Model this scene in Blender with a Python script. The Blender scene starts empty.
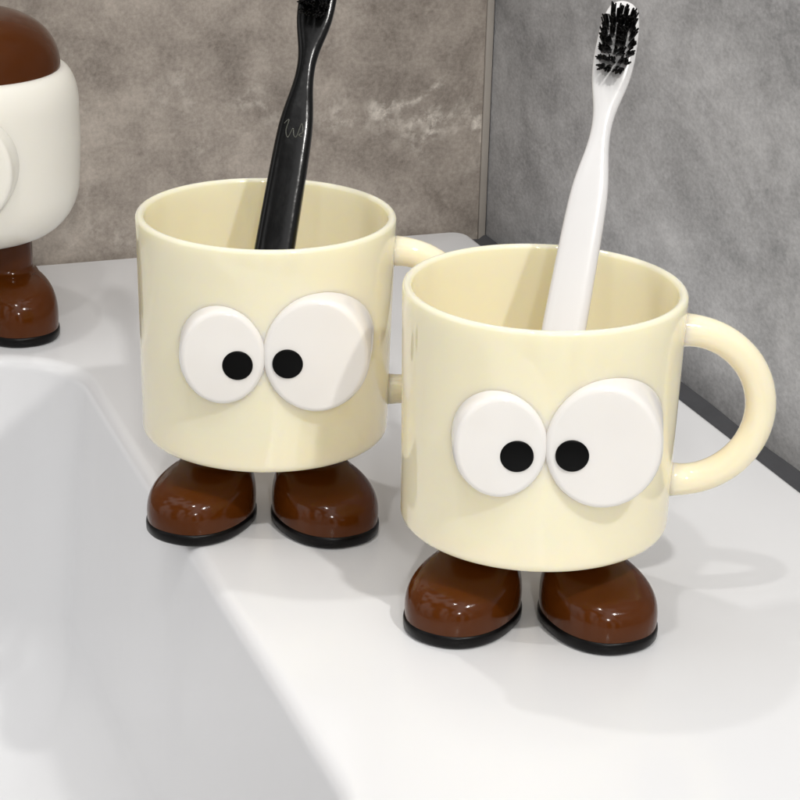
import bpy, bmesh, math, random
from mathutils import Vector, Matrix

random.seed(7)
S = bpy.context.scene
COL = S.collection
PI = math.pi

# ------------------------------------------------------------------ materials
def new_mat(name):
    m = bpy.data.materials.new(name)
    m.use_nodes = True
    nt = m.node_tree
    return m, nt, nt.nodes['Principled BSDF']

def plastic(name, col, rough=0.15, sss=0.0, radius=(1, .6, .3), scale=.01, coat=0.0, bump=0.0, vary=0.04, ior=1.46, spec=.5):
    """glossy moulded plastic: slight colour mottling, slight roughness variation, faint surface waviness"""
    m, nt, b = new_mat(name)
    N, L = nt.nodes, nt.links
    tc = N.new('ShaderNodeTexCoord')
    n1 = N.new('ShaderNodeTexNoise'); n1.inputs['Scale'].default_value = 60; n1.inputs['Detail'].default_value = 4
    L.new(tc.outputs['Object'], n1.inputs['Vector'])
    mx = N.new('ShaderNodeMix'); mx.data_type = 'RGBA'
    mx.inputs[6].default_value = tuple(c * (1 - vary) for c in col) + (1,)
    mx.inputs[7].default_value = tuple(min(1, c * (1 + vary)) for c in col) + (1,)
    L.new(n1.outputs['Fac'], mx.inputs[0]); L.new(mx.outputs[2], b.inputs['Base Color'])
    mr = N.new('ShaderNodeMapRange'); mr.inputs['To Min'].default_value = rough * .7; mr.inputs['To Max'].default_value = rough * 1.4
    n2 = N.new('ShaderNodeTexNoise'); n2.inputs['Scale'].default_value = 180; n2.inputs['Detail'].default_value = 6
    L.new(tc.outputs['Object'], n2.inputs['Vector']); L.new(n2.outputs['Fac'], mr.inputs['Value'])
    L.new(mr.outputs['Result'], b.inputs['Roughness'])
    b.inputs['IOR'].default_value = ior
    b.inputs['Specular IOR Level'].default_value = spec
    if sss:
        b.inputs['Subsurface Weight'].default_value = sss
        b.inputs['Subsurface Radius'].default_value = radius
        b.inputs['Subsurface Scale'].default_value = scale
    if coat:
        b.inputs['Coat Weight'].default_value = coat
        b.inputs['Coat Roughness'].default_value = .03
    if bump:
        bp = N.new('ShaderNodeBump'); bp.inputs['Strength'].default_value = bump; bp.inputs['Distance'].default_value = .001
        L.new(n1.outputs['Fac'], bp.inputs['Height']); L.new(bp.outputs['Normal'], b.inputs['Normal'])
    return m

M_CREAM = plastic('cream_plastic', (.935, .832, .635), .04, sss=.9, radius=(1, .85, .40), scale=.006, bump=.02, vary=.015, spec=.8)
M_WHITE = plastic('eye_white_plastic', (.845, .82, .78), .11, sss=.25, radius=(1, .9, .7), scale=.004, bump=.03, vary=.01)
M_BLACK = plastic('pupil_black', (.002, .002, .002), .3, spec=.12)
M_BROWN = plastic('brown_plastic', (.078, .0195, .002), .11, sss=.1, radius=(1, .35, .1), scale=.004, vary=.15, spec=.28)
M_SOLE = plastic('sole_black', (.003, .0025, .0025), .3, spec=.2)
M_DISP = plastic('ivory_plastic', (.93, .90, .81), .2, sss=.3, radius=(1, .9, .7), scale=.006, bump=.02, vary=.01)
M_BRW = plastic('brush_white', (.70, .695, .69), .2, sss=.25, radius=(1, .9, .9), scale=.004, bump=.05, vary=.015)
M_BRB = plastic('brush_black', (.004, .004, .004), .17, bump=.35, vary=.2, spec=.3)
M_EMB = plastic('embossed_mark', (.055, .058, .045), .25)
M_BRIS = plastic('bristle_black', (.003, .0027, .0025), .4, spec=.2)
M_SEAL = plastic('sealant_grey', (.06, .062, .068), .4, vary=.15, bump=.2)

def ceramic():
    m, nt, b = new_mat('white_ceramic')
    N, L = nt.nodes, nt.links
    tc = N.new('ShaderNodeTexCoord')
    n = N.new('ShaderNodeTexNoise'); n.inputs['Scale'].default_value = 9; n.inputs['Detail'].default_value = 5
    L.new(tc.outputs['Object'], n.inputs['Vector'])
    mx = N.new('ShaderNodeMix'); mx.data_type = 'RGBA'
    mx.inputs[6].default_value = (.765, .772, .785, 1); mx.inputs[7].default_value = (.79, .793, .80, 1)
    L.new(n.outputs['Fac'], mx.inputs[0]); L.new(mx.outputs[2], b.inputs['Base Color'])
    n2 = N.new('ShaderNodeTexNoise'); n2.inputs['Scale'].default_value = 40; n2.inputs['Detail'].default_value = 8
    L.new(tc.outputs['Object'], n2.inputs['Vector'])
    mr = N.new('ShaderNodeMapRange'); mr.inputs['To Min'].default_value = .12; mr.inputs['To Max'].default_value = .26
    L.new(n2.outputs['Fac'], mr.inputs['Value']); L.new(mr.outputs['Result'], b.inputs['Roughness'])
    bp = N.new('ShaderNodeBump'); bp.inputs['Strength'].default_value = .04; bp.inputs['Distance'].default_value = .002
    L.new(n.outputs['Fac'], bp.inputs['Height']); L.new(bp.outputs['Normal'], b.inputs['Normal'])
    return m
M_CER = ceramic()

def stone(name, dark, light, vein, streak=(1, 1, 1), vein_amt=.6, scale=9, rough=(.3, .5), blobs=()):
    """stone-look tile: clouds at two scales, grain, pale broken veins"""
    m, nt, b = new_mat(name)
    N, L = nt.nodes, nt.links
    tc = N.new('ShaderNodeTexCoord')
    mp = N.new('ShaderNodeMapping'); mp.inputs['Scale'].default_value = streak
    L.new(tc.outputs['Object'], mp.inputs['Vector'])
    def noise(sc, det, dist=0, rgh=.6):
        n = N.new('ShaderNodeTexNoise'); n.inputs['Scale'].default_value = sc; n.inputs['Detail'].default_value = det
        n.inputs['Distortion'].default_value = dist; n.inputs['Roughness'].default_value = rgh
        L.new(mp.outputs['Vector'], n.inputs['Vector']); return n
    def math_(op, a, b_=None):
        k = N.new('ShaderNodeMath'); k.operation = op
        for i, v in enumerate((a, b_)):
            if v is None: continue
            if isinstance(v, (int, float)): k.inputs[i].default_value = v
            else: L.new(v, k.inputs[i])
        return k.outputs[0]
    def mix(fac, a, c, blend='MIX'):
        k = N.new('ShaderNodeMix'); k.data_type = 'RGBA'; k.blend_type = blend
        if isinstance(fac, (int, float)): k.inputs[0].default_value = fac
        else: L.new(fac, k.inputs[0])
        for i, v in ((6, a), (7, c)):
            if isinstance(v, tuple): k.inputs[i].default_value = v
            else: L.new(v, k.inputs[i])
        return k.outputs[2]
    n1 = noise(scale, 8, .8, .62); n2 = noise(scale * 5, 8, .3, .7); n3 = noise(scale * 55, 4, 0, .7)
    f = math_('ADD', math_('MULTIPLY', n1.outputs['Fac'], .44), math_('ADD', math_('MULTIPLY', n2.outputs['Fac'], .32), math_('MULTIPLY', n3.outputs['Fac'], .24)))
    r = N.new('ShaderNodeMapRange'); r.inputs['From Min'].default_value = .39; r.inputs['From Max'].default_value = .61
    L.new(f, r.inputs['Value'])
    base = mix(r.outputs['Result'], dark + (1,), light + (1,))
    # veins: thin ridges of a warped noise, broken up by a second noise
    nv = noise(scale * 1.9, 6, .6, .55)
    ridge = math_('SUBTRACT', 1.0, math_('MULTIPLY', math_('ABSOLUTE', math_('SUBTRACT', nv.outputs['Fac'], .5)), 19.0))
    ridge = math_('MAXIMUM', ridge, 0.0)
    nb = noise(scale * 1.4, 4); br = N.new('ShaderNodeMapRange'); br.inputs['From Min'].default_value = .50; br.inputs['From Max'].default_value = .66
    L.new(nb.outputs['Fac'], br.inputs['Value'])
    mask = math_('MULTIPLY', br.outputs['Result'], .45)
    for (bx, by, bz), brad, bw in blobs:                      # the stronger vein clusters of this slab
        ds = N.new('ShaderNodeVectorMath'); ds.operation = 'DISTANCE'; ds.inputs[1].default_value = (bx, by, bz)
        L.new(tc.outputs['Object'], ds.inputs[0])
        mk = N.new('ShaderNodeMapRange'); mk.inputs['From Min'].default_value = brad; mk.inputs['From Max'].default_value = brad * .3
        L.new(ds.outputs['Value'], mk.inputs['Value']); mask = math_('MAXIMUM', mask, math_('MULTIPLY', mk.outputs['Result'], bw))
    rg = N.new('ShaderNodeMapRange'); rg.inputs['From Min'].default_value = .43; rg.inputs['From Max'].default_value = .6
    nr = noise(scale * 16, 6, .2, .7); L.new(nr.outputs['Fac'], rg.inputs['Value'])
    v = math_('MULTIPLY', math_('MULTIPLY', math_('MULTIPLY', ridge, mask), rg.outputs['Result']), vein_amt)
    col = mix(v, base, vein + (1,))
    L.new(col, b.inputs['Base Color'])
    mr = N.new('ShaderNodeMapRange'); mr.inputs['To Min'].default_value = rough[0]; mr.inputs['To Max'].default_value = rough[1]
    L.new(n2.outputs['Fac'], mr.inputs['Value']); L.new(mr.outputs['Result'], b.inputs['Roughness'])
    bp = N.new('ShaderNodeBump'); bp.inputs['Strength'].default_value = .12; bp.inputs['Distance'].default_value = .001
    L.new(n3.outputs['Fac'], bp.inputs['Height']); L.new(bp.outputs['Normal'], b.inputs['Normal'])
    return m
M_TILE_B = stone('warm_stone_tile', (.20, .17, .145), (.53, .47, .41), (.80, .74, .66), scale=9, vein_amt=1.0, blobs=(((-.030, 0, .058), .026, 1), ((-.012, 0, .047), .022, 1), ((-.050, 0, .064), .020, .9), ((-.072, 0, .064), .020, .7), ((-.115, 0, .066), .022, .4), ((-.150, 0, .075), .03, .3)))
M_TILE_R = stone('cool_stone_tile', (.27, .275, .285), (.70, .705, .715), (.80, .80, .795), streak=(1.2, .7, 1.15), vein_amt=.35, scale=11, blobs=(((0, -.235, .105), .04, .8), ((0, -.285, .06), .03, .8)))
M_TRIM = plastic('tile_edge', (.35, .32, .285), .35, vary=.15)
M_GROUT = plastic('grout', (.12, .12, .12), .7, vary=.1)

# ------------------------------------------------------------------ mesh helpers
def link_mesh(name, bm, mat, parent=None, smooth=True, sharp=None, recalc=True):
    if recalc: bmesh.ops.recalc_face_normals(bm, faces=bm.faces[:])
    me = bpy.data.meshes.new(name)
    bm.to_mesh(me); bm.free()
    if smooth:
        me.polygons.foreach_set('use_smooth', [True] * len(me.polygons))
        if sharp is not None: me.set_sharp_from_angle(angle=math.radians(sharp))
    me.materials.append(mat)
    o = bpy.data.objects.new(name, me)
    COL.objects.link(o)
    if parent: o.parent = parent
    return o

def loft(rings, cap0=True, cap1=True, bm=None):
    """rings: list of equal-length lists of Vectors, closed loops"""
    bm = bm or bmesh.new()
    vs = [[bm.verts.new(p) for p in r] for r in rings]
    n = len(vs[0])
    for a, b in zip(vs, vs[1:]):
        for i in range(n):
            j = (i + 1) % n
            bm.faces.new((a[i], a[j], b[j], b[i]))
    if cap0: bm.faces.new(vs[0][::-1])
    if cap1: bm.faces.new(vs[-1])
    return bm

def lathe(profile, n=128):
    """profile of (r, z); r=0 ends are closed by a small fan"""
    bm = bmesh.new(); prev = None; prev_pole = None
    for r, z in profile:
        if r < 1e-7:
            cur = bm.verts.new((0, 0, z))
            if isinstance(prev, list):
                for i in range(n): bm.faces.new((prev[i], prev[(i + 1) % n], cur))
        else:
            cur = [bm.verts.new((r * math.cos(2 * PI * i / n), r * math.sin(2 * PI * i / n), z)) for i in range(n)]
            if isinstance(prev, list):
                for i in range(n): bm.faces.new((prev[i], prev[(i + 1) % n], cur[(i + 1) % n], cur[i]))
            elif prev is not None:
                for i in range(n): bm.faces.new((prev, cur[(i + 1) % n], cur[i]))
        prev = cur
    return bm

def arc(cx, cz, r, a0, a1, n):
    return [(cx + r * math.cos(math.radians(a0 + (a1 - a0) * i / n)), cz + r * math.sin(math.radians(a0 + (a1 - a0) * i / n))) for i in range(n + 1)]

def tube(path, radii, n=24, cap=True):
    rings = []
    up = None
    for i, p in enumerate(path):
        t = (path[min(i + 1, len(path) - 1)] - path[max(i - 1, 0)]).normalized()
        if up is None:
            up = Vector((0, 1, 0)) if abs(t.y) < .9 else Vector((1, 0, 0))
        a = (up - t * up.dot(t)).normalized(); b = t.cross(a); up = a
        rings.append([p + (a * math.cos(2 * PI * k / n) + b * math.sin(2 * PI * k / n)) * radii[i] for k in range(n)])
    return loft(rings, cap, cap)

def empty(name, loc, rz=0, label=None, cat=None, group=None):
    o = bpy.data.objects.new(name, None); COL.objects.link(o)
    o.location = loc; o.rotation_euler = (0, 0, rz); o.empty_display_size = .02
    if label: o['label'] = label
    if cat: o['category'] = cat
    if group: o['group'] = group
    return o

# ------------------------------------------------------------------ setting: walls, sink
YAW = 0.3574
CORNER = Matrix.Translation((0.0390, 1.0260, 0)) @ Matrix.Rotation(YAW, 4, 'Z')   # local +x along back wall to the right, local -y into the room

def wall_box(name, x0, x1, y0, y1, z0, z1, mat, bevel=.0008):
    bm = bmesh.new()
    bmesh.ops.create_cube(bm, size=1)
    for v in bm.verts:
        v.co = Vector((x0 + (v.co.x + .5) * (x1 - x0), y0 + (v.co.y + .5) * (y1 - y0), z0 + (v.co.z + .5) * (z1 - z0)))
    bmesh.ops.bevel(bm, geom=bm.edges[:], offset=bevel, segments=2, affect='EDGES', profile=.5)
    o = link_mesh(name, bm, mat, smooth=True, sharp=35)
    o.matrix_world = CORNER.copy()
    o['kind'] = 'structure'
    return o

wall_box('wall_back', -1.1, -.0035, 0, .02, -.25, .62, M_TILE_B)
wall_box('wall_corner_trim', -.0035, 0.0, -.0008, .02, -.25, .62, M_TRIM, .0004)
wall_box('wall_right', .0003, .02, -.95, .02, -.25, .62, M_TILE_R)

# dark sealant strip in the gap between sink deck and right wall
def strip(name, prof, y0, y1, mat):
    rings = [[Vector((x, y0 + (y1 - y0) * k / 40 , z + .0004 * math.sin(k * 1.7) * (1 if z > -.01 else 0))) for x, z in prof] for k in range(41)]
    o = link_mesh(name, loft(rings), mat, sharp=40); o.matrix_world = CORNER.copy(); o['kind'] = 'structure'; return o
strip('sealant_strip', [(-.0125, -.03), (-.0125, -.0036), (-.0085, -.0050), (-.0035, -.0052), (-.0012, -.0036), (.0002, -.0034), (.0002, -.03)], -.95, -.001, M_SEAL)

def rrect(x0, x1, y0, y1, r, n=12):
    pts = []
    for cx, cy, a in ((x1 - r, y1 - r, 0), (x0 + r, y1 - r, 90), (x0 + r, y0 + r, 180), (x1 - r, y0 + r, 270)):
        for i in range(n + 1):
            t = math.radians(a + 90 * i / n); pts.append((cx + r * math.cos(t), cy + r * math.sin(t)))
    return pts

def sink():
    bm = bmesh.new()
    BX0, BX1, BY0, BY1, BR = -.70, -.231, -.50, -.118, .036
    def ring(ins, z, r=None):
        return [Vector((x, y, z)) for x, y in rrect(BX0 + ins, BX1 - ins, BY0 + ins, BY1 - ins, max(.004, (BR if r is None else r)))]
    rings = []
    f = .0055                                                   # rounded lip radius
    rings.append(ring(-f - .003, 0, BR + f + .003))
    for i in range(9):
        t = math.radians(90 * i / 8)
        rings.append(ring(-f + f * math.sin(t), -f + f * math.cos(t), BR + f - f * math.sin(t)))
    rings.append(ring(.004, -.04)); rings.append(ring(.010, -.10, BR))
    F = .05
    for i in range(1, 11):
        t = math.radians(90 * i / 10)
        rings.append(ring(.010 + F - F * math.cos(t), -.10 - F * math.sin(t), BR + .02 * i / 10))
    rings.append(ring(.12, -.153, .05)); 
    vs = [[bm.verts.new(p) for p in r] for r in rings]
    n = len(vs[0])
    for a, b in zip(vs, vs[1:]):
        for i in range(n):
            j = (i + 1) % n; bm.faces.new((a[i], a[j], b[j], b[i]))
    bm.faces.new(vs[-1])
    # deck: outer outline with its rounded edge
    DX0, DX1, DY0, DY1, DR = -1.05, -.0117, -.62, -.0015, .009
    g = .003
    outs = []
    for i in range(6):
        t = math.radians(90 * i / 5)
        e = g - g * math.sin(t)
        outs.append([Vector((x, y, -g + g * math.cos(t))) for x, y in rrect(DX0 + e, DX1 - e, DY0 + e, DY1 - e, DR - e if DR > e else .001)])
    outs.append([Vector((x, y, -.06)) for x, y in rrect(DX0, DX1, DY0, DY1, DR)])
    ov = [[bm.verts.new(p) for p in r] for r in outs]
    for a, b in zip(ov, ov[1:]):
        for i in range(n):
            j = (i + 1) % n; bm.faces.new((a[i], b[i], b[j], a[j]))
    # flat deck between
    inner = [bm.edges.get((vs[0][i], vs[0][(i + 1) % n])) for i in range(n)]
    outer = [bm.edges.get((ov[0][i], ov[0][(i + 1) % n])) for i in range(n)]
    bmesh.ops.triangle_fill(bm, edges=inner + outer, use_beauty=True)
    o = link_mesh('sink', bm, M_CER, sharp=30)
    o.matrix_world = CORNER.copy()
    return o
sk = sink()
sk['kind'] = 'structure'

# ------------------------------------------------------------------ shoes
def shoe(side, parent, ankle_top=.031, H=.0142, box=.27):
    """side -1 / +1: toe splayed outward, ankle column near the inner back"""
    a, b, phi = .0206, .0162, math.radians(27)
    sc = Vector((side * .0206, -.0152)); ac = Vector((side * .0158, -.0035)); ar = .0104
    toe = Vector((side * math.sin(phi), -math.cos(phi))); lat = Vector((-toe.y, toe.x))
    n = 72
    def outline(sa, sb, c, z, k=0.0, r=0.0, ex=2.25):
        pts = []
        for i in range(n):
            t = 2 * PI * i / n; ct, st = math.cos(t), math.sin(t)
            w = (abs(ct) ** ex + abs(st) ** ex) ** (-1 / ex)
            e = c + toe * (sa * ct * w) + lat * (sb * st * w)
            q = ac + toe * (r * ct) + lat * (r * st)
            p = e.lerp(q, k)
            pts.append(Vector((p.x, p.y, z)))
        return pts
    z0 = .0044
    rings = []
    for i in range(15):
        th = math.radians(78 * i / 14)
        s = math.cos(th) ** box
        m = (i / 14) ** 2.6
        s *= 1 + .03 * math.sin(min(PI, 2.4 * th))
        rings.append(outline(a * s, b * s, sc.lerp(ac, .55 * m), z0 + H * math.sin(th), k=.35 * (i / 14) ** 5, r=ar * 1.2))
    zt = z0 + H * math.sin(math.radians(78))
    rings.append(outline(a * .60, b * .66, sc.lerp(ac, .6), zt + .0004, .6, ar * 1.15))
    rings.append(outline(a, b, sc, zt + .0005, 1.0, ar * 1.06))
    rings.append(outline(a, b, sc, zt + .0010, 1.0, ar * .98))
    rings.append(outline(a, b, sc, zt + .003, 1.0, ar * .97))
    rings.append(outline(a, b, sc, ankle_top, 1.0, ar * .97))
    up = link_mesh('shoe', loft(rings), M_BROWN, parent, sharp=75)
    sol = []
    for off, z in ((-.0012, 0), (-.0002, .0004), (.0004, .0012), (.0005, .0030), (.0004, .0039), (-.0001, .0044), (-.0010, .00455)):
        sol.append(outline(a + off, b + off, sc, z))
    so = link_mesh('sole', loft(sol), M_SOLE, up, sharp=60)
    return up

# ------------------------------------------------------------------ cup
RT, RB, ZT, ZB = .0425, .0412, .1044, .0287
def eye(parent, cx, cz, rx, rz, side, front=-.0437, Rw=.0412, mat=None):
    n = 96
    def pt(t, off, fo, k, y):                      # fo: extra draft on the outer side
        ct, st = math.cos(t), math.sin(t)
        o = off + fo * max(0, side * ct)
        return Vector((cx + (rx * k + o) * ct, y, cz + (rz * k + o) * st))
    rings = []
    base = []
    for i in range(n):
        p = pt(2 * PI * i / n, .0005, .0003 if side < 0 else .0012, 1, 0); p.y = -math.sqrt(max(1e-8, Rw ** 2 - p.x ** 2)); base.append(p)
    rings.append(base)
    fr = .0020
    rings.append([pt(2 * PI * i / n, .0001, .0002, 1, front + fr * 1.1) for i in range(n)])
    for k in range(1, 9):
        t = math.radians(90 * k / 8)
        rings.append([pt(2 * PI * i / n, -fr + fr * math.cos(t), 0, 1, front + fr - fr * math.sin(t)) for i in range(n)])
    for q in (.94, .84, .70, .52, .32, .14):              # very slightly domed face
        rings.append([pt(2 * PI * i / n, -fr * q, 0, q * (1 - .02), front - .0006 * (1 - q * q)) for i in range(n)])
    return link_mesh('eye', loft(rings), mat or M_WHITE, parent, sharp=50)

def pupil(parent, cx, cz, r, front=-.0437):
    front -= .0004
    n = 64
    rings = []
    for k, y in ((1, .0004), (1, -.00025), (.97, -.0004), (.9, -.00045)):
        rings.append([Vector((cx + r * k * math.cos(2 * PI * i / n), front + y, cz + r * k * math.sin(2 * PI * i / n))) for i in range(n)])
    return link_mesh('pupil', loft(rings), M_BLACK, parent, sharp=50)

def make_cup(loc, rz, label):
    root = empty('toothbrush_cup', loc, rz, label, 'cup', 'cream toothbrush cups with eyes and brown shoes')
    w = .0028
    prof = [(0, ZB), (RB - .006, ZB)]
    prof += arc(RB - .0030, ZB + .0030, .0030, -90, 0, 8)
    for k in range(1, 9):
        f = k / 9; z = ZB + .0030 + (ZT - .0014 - ZB - .0030) * f
        prof.append((RB + (RT - RB) * (f ** 1.25), z))
    prof += arc(RT - w / 2, ZT - w / 2, w / 2, 0, 180, 10)
    for k in range(1, 9):
        f = k / 9; z = ZT - w / 2 + (.0375 - ZT) * f
        prof.append((RT - w - (RT - RB) * f, z))
    prof += arc(RB - w - .0045, .0375, .0045, 0, -90, 6)
    prof += [(.02, .033), (0, .033)]
    link_mesh('body', lathe(prof, 160), M_CREAM, root, sharp=60)
    # handle: half ring of round section, slightly flared where it joins the wall
    path, rad = [], []
    zc, R = .0677, .0243
    for i in range(41):
        t = PI / 2 - PI * i / 40
        path.append(Vector((.0425 + R * math.cos(t), 0, zc + R * math.sin(t))))
    path = [Vector((.0402, 0, zc + R))] + path + [Vector((.0398, 0, zc - R))]
    for i in range(len(path)):
        e = min(i, len(path) - 1 - i)
        rad.append(.0047 + .0007 * math.exp(-e / 1.6))
    link_mesh('handle', tube(path, rad, 32), M_CREAM, root)
    e1 = eye(root, -.0120, .0694, .0134, .0158, -1)
    pupil(e1, -.0072, .0673, .0048)
    e2 = eye(root, .0174, .0704, .0167, .0189, 1)
    pupil(e2, .0085, .0681, .0048)
    shoe(-1, root); shoe(1, root)
    return root

C1 = Vector((-.0453, .6880, 0)); C2 = Vector((.0422, .6201, 0))
make_cup(C1, math.radians(1.7), 'cream cup with googly eyes and brown shoes holding the black toothbrush')
make_cup(C2, math.radians(-1.7), 'cream cup with googly eyes and brown shoes holding the white toothbrush')

# ------------------------------------------------------------------ toothbrushes
def toothbrush(base, axis, twist, mat, label, mark=False):
    """local +z along the handle, local -y the bristle side"""
    z = axis.normalized(); x = Vector((0, 1, 0)).cross(z).normalized(); x = x if x.x > 0 else -x
    y = z.cross(x)
    root = empty('toothbrush', base, 0, label, 'toothbrush')
    m = Matrix((x, y, z)).transposed()
    root.rotation_euler = (m @ Matrix.Rotation(twist, 3, 'Z')).to_euler()
    W = [(0, .0088, .0050), (.0010, .0106, .0058), (.003, .0122, .0064), (.03, .0132, .0068), (.07, .0131, .0068), (.095, .0124, .0066), (.108, .0116, .0062),
         (.114, .0102, .0058), (.119, .0082, .0053), (.124, .0064, .0048), (.129, .0057, .0045), (.134, .0064, .0043), (.138, .0082, .0042),
         (.142, .0106, .0042), (.147, .0124, .0042), (.155, .0128, .0042), (.1615, .0120, .0042), (.1655, .0108, .0042), (.1682, .0085, .0040), (.1696, .0055, .0034), (.1701, .0026, .0026)]
    def interp(s):
        for (s0, a0, b0), (s1, a1, b1) in zip(W, W[1:]):
            if s <= s1:
                f = (s - s0) / (s1 - s0); f2 = f
                return a0 + (a1 - a0) * f2, b0 + (b1 - b0) * f2
        return W[-1][1:]
    ss = sorted(set([w[0] for w in W] + [.003 + .171 * i / 90 for i in range(90)]))
    raw = [interp(s) for s in ss]
    ss = [.0000, .0004, .0010, .0018, .003] + [.003 + .1603 * i / 110 for i in range(1, 111)] + [.1646, .1657, .1667, .1675, .1682, .1689, .1694, .1698, .1701]
    raw = [interp(s) for s in ss]
    for _ in range(6):
        raw = raw[:6] + [tuple((raw[i - 1][q] + 2 * raw[i][q] + raw[i + 1][q]) / 4 for q in (0, 1)) for i in range(6, len(raw) - 9)] + raw[-9:]
    sm = [(sum(raw[max(0, min(len(raw) - 1, i + d))][0] for d in (-2, -1, 0, 1, 2)) / 5, sum(raw[max(0, min(len(raw) - 1, i + d))][1] for d in (-2, -1, 0, 1, 2)) / 5) if 4 < i < len(raw) - 5 else raw[i] for i in range(len(raw))]
    rings = []
    n = 48
    for s, (w, t) in zip(ss, sm):
        ex = 3.6 if s < .11 else 3.6 - 1.2 * min(1, (s - .11) / .02) + (1.2 * max(0, min(1, (s - .136) / .01)))
        r = []
        for i in range(n):
            a = 2 * PI * i / n; c, d = math.cos(a), math.sin(a)
            k = (abs(c) ** ex + abs(d) ** ex) ** (-1 / ex)
            r.append(Vector((w / 2 * c * k, t / 2 * d * k, s)))
        rings.append(r)
    link_mesh('handle', loft(rings), mat, root, sharp=70)
    # bristles: tufts of the brush, splayed outwards
    bm = bmesh.new()
    rnd = random.Random(3)
    for row in range(7):
        s = .1482 + row * .0025
        k = 4 if row in (0, 6) else 5
        for c in range(k):
            px = (c - (k - 1) / 2) * .0019
            lean = rnd.gauss(0, .0005); tall = rnd.gauss(0, .0004)
            for q in range(14):
                ox, oz = rnd.uniform(-.0006, .0006), rnd.uniform(-.0007, .0007)
                p0 = Vector((px + ox, -.0016, s + oz))
                sp = Vector((px * .22 + ox * .3 + lean + rnd.gauss(0, .0002), -.0066 + tall + rnd.gauss(0, .0003), (s - .1560) * .26 + oz * .3 + rnd.gauss(0, .0002)))
                p1 = p0 + sp * .5; p2 = p0 + sp + Vector((px * .06, 0, (s - .1560) * .06))
                path = [p0, p1, p2, p2 + (p2 - p1).normalized() * .0003]
                rads = [.00028, .00028, .00026, .00012]
                rings = []
                for i, p in enumerate(path):
                    t = (path[min(i + 1, 3)] - path[max(i - 1, 0)]).normalized()
                    a_ = (Vector((1, 0, 0)) - t * t.x).normalized(); b_ = t.cross(a_)
                    rings.append([p + (a_ * math.cos(2 * PI * j / 6) + b_ * math.sin(2 * PI * j / 6)) * rads[i] for j in range(6)])
                loft(rings, True, True, bm)
    link_mesh('bristles', bm, M_BRIS, root)
    if mark:
        # embossed scribbled mark on the front of the handle, below the neck
        pts = [(-.0036, .1085), (-.0022, .1100), (-.0026, .1062), (-.0016, .1040), (-.0004, .1072), (.0002, .1050), (.0012, .1046), (.0022, .1092), (.0030, .1064), (.0018, .1052), (.0034, .1048)]
        path = []
        for i in range(len(pts) - 1):
            p0, p1, p2, p3 = pts[max(0, i - 1)], pts[i], pts[i + 1], pts[min(len(pts) - 1, i + 2)]
            for k in range(6):
                t = k / 6
                f = lambda j: .5 * (2 * p1[j] + (p2[j] - p0[j]) * t + (2 * p0[j] - 5 * p1[j] + 4 * p2[j] - p3[j]) * t * t + (3 * p1[j] - p0[j] - 3 * p2[j] + p3[j]) * t ** 3)
                px = f(0)
                path.append(Vector((px, -.0031 + .00006 * (px / .001) ** 2 * .3, f(1))))
        link_mesh('embossed_mark', tube(path, [.00020] * len(path), 8), M_EMB, root)
    return root

toothbrush(Vector((.0377, .5885, .0340)), Vector((.193, .585, 1)), math.radians(-10), M_BRW, 'white toothbrush with black bristles leaning in the front cup')
toothbrush(Vector((-.0513, .6570, .0340)), Vector((.152, .580, 1)), math.radians(-7), M_BRB, 'black toothbrush with embossed mark leaning in the rear cup', True)

# ------------------------------------------------------------------ dispenser at the left edge
def dispenser():
    root = empty('dispenser', (-.1800, .8715, 0), 0, 'ivory dispenser with brown domed cap and brown shoes by the back wall', 'dispenser')
    R = .0460
    z0, z1 = .0380, .1078
    prof = [(0, z0), (.018, z0)]
    prof += [(.024 + .0215 * math.sin(math.radians(a)) ** .95, z0 + .024 * (1 - math.cos(math.radians(a)))) for a in range(0, 91, 9)]
    prof += [(R, z0 + .034), (R + .0003, z0 + .042), (R, z0 + .050)]
    prof += [(R - .0068 + .0068 * math.cos(math.radians(a)), z0 + .0548 + .0152 * math.sin(math.radians(a))) for a in range(0, 91, 9)]
    prof += [(.02, z1 + .0003), (0, z1 + .0003)]
    link_mesh('body', lathe(prof, 128), M_DISP, root, sharp=60)
    rd, h = .0390, .0222
    zc = z1 - .0022
    cp = [(0, zc), (rd - .0006, zc), (rd, zc + .0006)]
    cp += [(rd * math.cos(math.radians(a)) ** .62, zc + .003 + h * math.sin(math.radians(a))) for a in range(0, 90, 6)] + [(0, zc + .003 + h)]
    link_mesh('cap', lathe(cp, 128), M_BROWN, root, sharp=60)
    e = eye(root, .0040, .0775, .0235, .0238, 0, front=-.0505, Rw=.0450, mat=M_DISP)
    pupil(e, -.004, .0755, .0062, front=-.0505)
    shoe(-1, root, .0412, H=.0195, box=.26); shoe(1, root, .0412, H=.0195, box=.26)
    return root
dispenser()

# ------------------------------------------------------------------ light
W = bpy.data.worlds.new('World'); S.world = W; W.use_nodes = True
nt = W.node_tree; bg = nt.nodes['Background']
tc = nt.nodes.new('ShaderNodeTexCoord'); sx = nt.nodes.new('ShaderNodeSeparateXYZ')
nt.links.new(tc.outputs['Generated'], sx.inputs['Vector'])
rp = nt.nodes.new('ShaderNodeValToRGB'); mr = nt.nodes.new('ShaderNodeMapRange')
mr.inputs['From Min'].default_value = -1; mr.inputs['From Max'].default_value = 1
nt.links.new(sx.outputs['Z'], mr.inputs['Value']); nt.links.new(mr.outputs['Result'], rp.inputs['Fac'])
rp.color_ramp.elements[0].position = .40; rp.color_ramp.elements[0].color = (.30, .29, .28, 1)
rp.color_ramp.elements[1].position = .85; rp.color_ramp.elements[1].color = (.98, .97, .97, 1)
vm = nt.nodes.new('ShaderNodeMapping'); vm.inputs['Scale'].default_value = (1, 1, .22)
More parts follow.
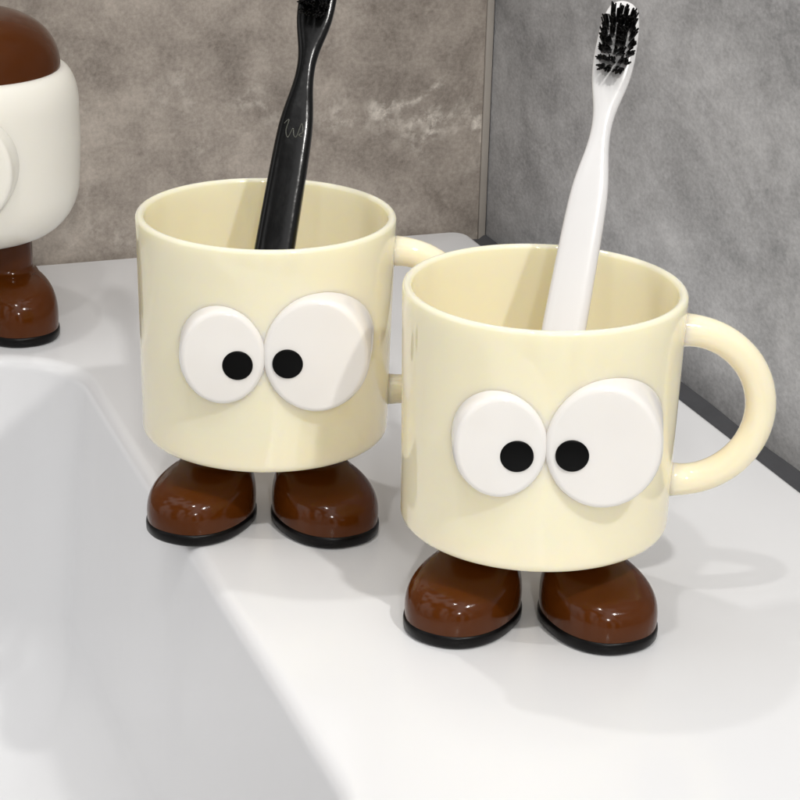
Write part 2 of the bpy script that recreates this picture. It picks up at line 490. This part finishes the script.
nt.links.new(tc.outputs['Generated'], vm.inputs['Vector'])
rn = nt.nodes.new('ShaderNodeTexNoise'); rn.inputs['Scale'].default_value = 5.0; rn.inputs['Detail'].default_value = .4
nt.links.new(vm.outputs['Vector'], rn.inputs['Vector'])
rr = nt.nodes.new('ShaderNodeMapRange'); rr.inputs['From Min'].default_value = .40; rr.inputs['From Max'].default_value = .60
rr.inputs['To Min'].default_value = .15; rr.inputs['To Max'].default_value = 1.85
nt.links.new(rn.outputs['Fac'], rr.inputs['Value'])
mm = nt.nodes.new('ShaderNodeMix'); mm.data_type = 'RGBA'; mm.blend_type = 'MULTIPLY'; mm.inputs[0].default_value = 1
nt.links.new(rp.outputs['Color'], mm.inputs[6]); nt.links.new(rr.outputs['Result'], mm.inputs[7])
nt.links.new(mm.outputs[2], bg.inputs['Color'])                    # unseen room light, with made-up light and dark bands for reflection streaks
bg.inputs['Strength'].default_value = .78

def lamp(name, target, d, dist, power, radius, col=(1, .975, .94), spread=70):
    l = bpy.data.lights.new(name, 'AREA'); l.shape = 'DISK'; l.size = radius * 2
    l.energy = power; l.color = col; l.spread = math.radians(spread)
    o = bpy.data.objects.new(name, l); COL.objects.link(o)
    d = Vector(d).normalized()
    o.location = target + d * dist
    o.rotation_euler = d.to_track_quat('Z', 'Y').to_euler()
    return o
mid = Vector((.0, .66, .05))
lamp('downlight', mid, (-.234, .25, 1), .85, .15, .016)                                        # over the sink, near the back wall
lamp('downlight', Vector((.15, .58, .05)), (-.229, -.385, 1), 1.35, .36, .022, spread=75)      # front left, aimed at the right-hand tiles
lamp('downlight', mid, (.45, -.78, 1.0), 1.35, 1.42, .024, spread=95)                                      # front right
lamp('room_lamp', mid, (.10, -1, .50), 1.7, .85, .045, (1, .98, .95), 90)                     # lamp in the room, above the camera

# ------------------------------------------------------------------ camera
cam = bpy.data.cameras.new('Camera'); co = bpy.data.objects.new('Camera', cam); COL.objects.link(co)
f, pit, roll, h = 2193.586, .3712708, .0279844, .3078313
cp, sp = math.cos(pit), math.sin(pit)
fw = Vector((0, cp, -sp)); r = Vector((1, 0, 0)); u = Vector((0, sp, cp))
r2 = r * math.cos(roll) + u * math.sin(roll); u2 = u * math.cos(roll) - r * math.sin(roll)
mw = Matrix((r2, u2, -fw)).transposed().to_4x4(); mw.translation = Vector((0, 0, h))
co.matrix_world = mw
cam.sensor_width = 36; cam.lens = 36 * f / 800; cam.clip_start = .01; cam.clip_end = 50
S.camera = co
S.view_settings.view_transform = 'Standard'; S.view_settings.look = 'None'
S.view_settings.exposure = .20; S.view_settings.gamma = 1
